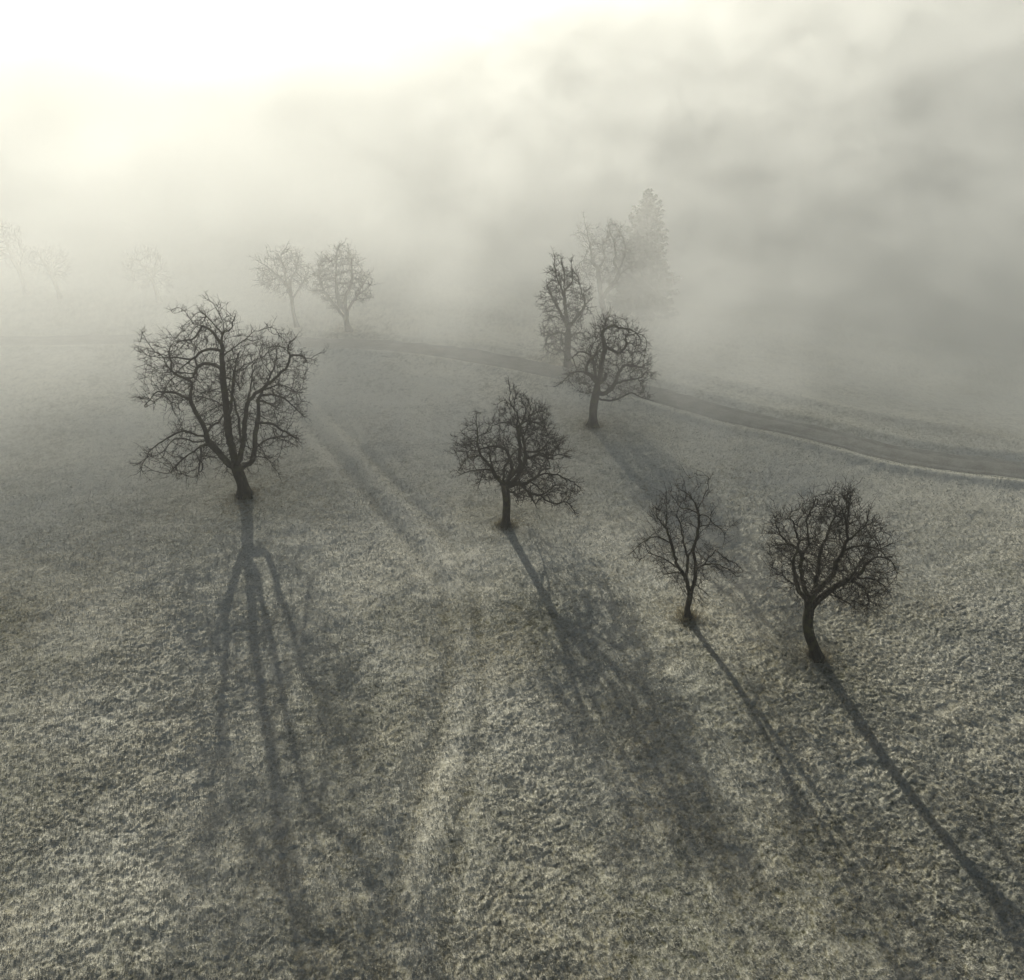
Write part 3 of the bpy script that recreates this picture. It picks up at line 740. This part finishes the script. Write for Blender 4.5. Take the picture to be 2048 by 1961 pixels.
# frosted grass blades over the near meadow: one sward nobody could count
def grass_material():
    m, nt, b = new_mat("frosted_blades")
    co = N(nt, 'ShaderNodeTexCoord').outputs['Object']
    c = ramp(nt, noise(nt, co, 6.0, 3, 0.6), [(0.30, (0.20, 0.198, 0.14)), (0.48, (0.36, 0.35, 0.285)), (0.70, (0.52, 0.505, 0.43))])
    nt.links.new(c, b.inputs['Base Color']); b.inputs['Roughness'].default_value = 0.8
    return m
def build_grass(n):
    rng = np.random.default_rng(7)
    rr = np.nonzero((GY[:, 0] > 13) & (GY[:, 0] < 60))[0]
    i = rng.integers(rr[0], rr[-1], n); j = rng.integers(9, GX.shape[1] - 10, n)
    w_ = np.clip(0.35 + 1.3 * GT[i, j], 0.05, 1) * (1 - GR[i, j]) * (1 - 0.6 * ss(36, 60, GY[i, j]))
    k = rng.random(n) < w_; i, j = i[k], j[k]; n = len(i)
    a, b_ = rng.random(n), rng.random(n)
    p = [(M[i, j] * (1 - a) + M[i, j + 1] * a) * (1 - b_) + (M[i + 1, j] * (1 - a) + M[i + 1, j + 1] * a) * b_ for M in (GX, GY, GZ)]
    P = np.stack(p, 1); P[:, 2] -= 0.01
    far = 1 + 0.5 * ss(30, 60, P[:, 1])
    th = rng.uniform(0, 2 * math.pi, n); L = rng.uniform(0.05, 0.15, n) * (0.7 + 0.5 * np.clip(GT[i, j], 0, 1))
    lean = rng.uniform(0.2, 1.1, n); ph = rng.normal(-1.2, 1.2, n)
    tipv = np.stack([np.cos(ph) * np.sin(lean), np.sin(ph) * np.sin(lean), np.cos(lean)], 1) * L[:, None]
    wv = np.stack([np.cos(th), np.sin(th), 0 * th], 1) * (0.011 * far)[:, None]
    V = np.stack([P - wv, P + wv, P + tipv], 1).reshape(-1, 3)
    o = mesh_obj('meadow_grass', V, np.zeros((0, 4)), grass_material(), smooth=False, tris=np.arange(n * 3).reshape(-1, 3))
    tag(o, kind='stuff'); print('BLADES', n)
build_grass(1500000)
def build_dry_grass():
    rng = np.random.default_rng(17); m, nt, b = new_mat("dry_straw")
    co = N(nt, 'ShaderNodeTexCoord').outputs['Object']
    nt.links.new(ramp(nt, noise(nt, co, 9.0, 3, 0.6), [(0.3, (0.20, 0.175, 0.11)), (0.7, (0.44, 0.40, 0.28))]), b.inputs['Base Color']); b.inputs['Roughness'].default_value = 0.8
    Vs = []
    for bx, by_, rb in BASES[:5]:
        n = 900; a = rng.uniform(0, 2 * math.pi, n); rr = rb * 1.1 + np.abs(rng.normal(0, 0.35 + 0.6 * rb, n)) * (1 + 0.5 * np.sin(2 * a + bx))
        x = bx + np.cos(a) * rr; y = by_ + np.sin(a) * rr; z = terrain(x, y)
        L = rng.uniform(0.15, 0.42, n) * np.clip(1.3 - rr, 0.35, 1); le = rng.uniform(0.1, 1.1, n); ph = a + rng.normal(0, 0.8, n); th = rng.uniform(0, 6.3, n)
        P = np.stack([x, y, z], 1); t = np.stack([np.cos(ph) * np.sin(le), np.sin(ph) * np.sin(le), np.cos(le)], 1) * L[:, None]
        w_ = np.stack([np.cos(th), np.sin(th), 0 * th], 1) * 0.014
        Vs.append(np.stack([P - w_, P + w_, P + t], 1).reshape(-1, 3))
    V = np.concatenate(Vs); o = mesh_obj('dry_grass', V, np.zeros((0, 4)), m, smooth=False, tris=np.arange(len(V)).reshape(-1, 3)); tag(o, kind='stuff')
build_dry_grass()

# the farm track: a strip lying on the cut terrace
def build_track():
    Q = smooth_path(np.column_stack([ROAD, np.zeros(len(ROAD))]), 0.5)[:, :2]
    T = np.gradient(Q, axis=0); T /= np.linalg.norm(T, axis=1)[:, None]; Nn = np.stack([-T[:, 1], T[:, 0]], 1)
    offs = np.linspace(1.5, 3.9, 12)
    V = []
    for o_ in offs:
        jit = 0.25 * vnoise(np.arange(len(Q)) * 0.6, np.full(len(Q), o_ * 9), 3) if o_ in (offs[0], offs[-1]) else 0
        P = Q + Nn * (o_ + jit)[..., None] if not np.isscalar(jit) else Q + Nn * o_
        z = terrain(P[:, 0], P[:, 1]) + 0.03
        z = z - 0.05 * np.exp(-((o_ - 2.0) / 0.2) ** 2) - 0.05 * np.exp(-((o_ - 3.4) / 0.2) ** 2) + 0.03
        if o_ in (offs[0], offs[-1]): z = z - 0.07
        V.append(np.column_stack([P, z]))
    V = np.array(V); r, c = V.shape[:2]; i = (np.arange(r - 1)[:, None] * c + np.arange(c - 1)[None]).reshape(-1)
    F = np.stack([i, i + 1, i + c + 1, i + c], 1)
    tag(mesh_obj('farm_track', V.reshape(-1, 3), F, M_TRACK), kind='structure')
build_track()

# ------------------------------------------------------------------ air
def box(name, lo, hi, mat):
    x0, y0, z0 = lo; x1, y1, z1 = hi
    V = [(x0, y0, z0), (x1, y0, z0), (x1, y1, z0), (x0, y1, z0), (x0, y0, z1), (x1, y0, z1), (x1, y1, z1), (x0, y1, z1)]
    F = [(0, 3, 2, 1), (4, 5, 6, 7), (0, 1, 5, 4), (1, 2, 6, 5), (2, 3, 7, 6), (3, 0, 4, 7)]
    return mesh_obj(name, V, F, mat, smooth=False)

def vol_mat(name):
    m = bpy.data.materials.new(name); m.use_nodes = True; nt = m.node_tree
    for n in list(nt.nodes):
        if n.type != 'OUTPUT_MATERIAL': nt.nodes.remove(n)
    pv = nt.nodes.new('ShaderNodeVolumePrincipled'); nt.links.new(pv.outputs[0], nt.nodes['Material Output'].inputs['Volume'])
    pv.inputs['Color'].default_value = (0.90, 0.91, 0.882, 1)
    return m, nt, pv

ZLOW = -70
m, nt, pv = vol_mat("thin_haze"); pv.inputs['Density'].default_value = 0.0006; pv.inputs['Anisotropy'].default_value = 0.55
hz = box('haze', (-2100, -100, ZLOW - 1), (2100, 920, 46), m); tag(hz, kind='stuff')

# the fog bank lying over the valley beyond the near trees
m, nt, pv = vol_mat("valley_fog"); pv.inputs['Anisotropy'].default_value = 0.54
co = N(nt, 'ShaderNodeTexCoord').outputs['Object']
sep = N(nt, 'ShaderNodeSeparateXYZ'); nt.links.new(co, sep.inputs[0])
def mth(op, a, b=None, c=None, clamp=False):
    n = N(nt, 'ShaderNodeMath', operation=op, use_clamp=clamp)
    for k, v in enumerate((a, b, c)):
        if v is None: continue
        if isinstance(v, (int, float)): n.inputs[k].default_value = v
        else: nt.links.new(v, n.inputs[k])
    return n.outputs[0]
def sstep(v, a, b, c=0.0, d=1.0):
    n = N(nt, 'ShaderNodeMapRange', interpolation_type='SMOOTHSTEP'); nt.links.new(v, n.inputs[0])
    for k, q in zip((1, 2, 3, 4), (a, b, c, d)): n.inputs[k].default_value = q
    return n.outputs[0]
X_, Y_, Z_ = sep.outputs
mp = N(nt, 'ShaderNodeMapping'); nt.links.new(co, mp.inputs[0]); mp.inputs['Scale'].default_value = (1, 1, 1.5); mp.inputs['Location'].default_value = (3, 60, 2)
n1 = noise(nt, mp.outputs[0], 0.045, 3.0, 0.55)
n1c = mth('SUBTRACT', n1, 0.5)
front = sstep(mth('ADD', mth('MULTIPLY', n1c, 34.0), mth('ADD', mth('MAXIMUM', mth('MULTIPLY', X_, 0.38), mth('MAXIMUM', mth('MULTIPLY_ADD', X_, -0.9, -9.5), 0.0)), Y_)), 47, 84)
top = mth('MULTIPLY_ADD', Y_, 0.21, -3.0)                       # the bank rises away from the camera
above = mth('SUBTRACT', Z_, mth('ADD', top, mth('MULTIPLY', n1c, 3.0)))
lid = sstep(above, -7.0, 3.0, 1.0, 0.0)
n2 = noise(nt, mp.outputs[0], 0.14, 4.0, 0.62)
wisp = mth('MULTIPLY', mth('MULTIPLY', sstep(n1, 0.34, 0.66, 0.85, 1.15), mth('ADD', mth('MULTIPLY', mth('SUBTRACT', sstep(n2, 0.32, 0.68, 0.45, 1.55), 1.0), sstep(X_, -35, 12, 0.25, 1.0)), 1.0)), sstep(Y_, 95, 135, 1.0, 1.15))
rho = mth('MULTIPLY', mth('MULTIPLY', front, lid), mth('MULTIPLY', wisp, 0.042))
nt.links.new(rho, pv.inputs['Density'])
fb = box('fog_bank', (-260, 40, -60), (260, 420, 44), m)
tag(fb, kind='stuff')
fb['label'] = 'white fog bank lying over the valley and the far half of the meadow'
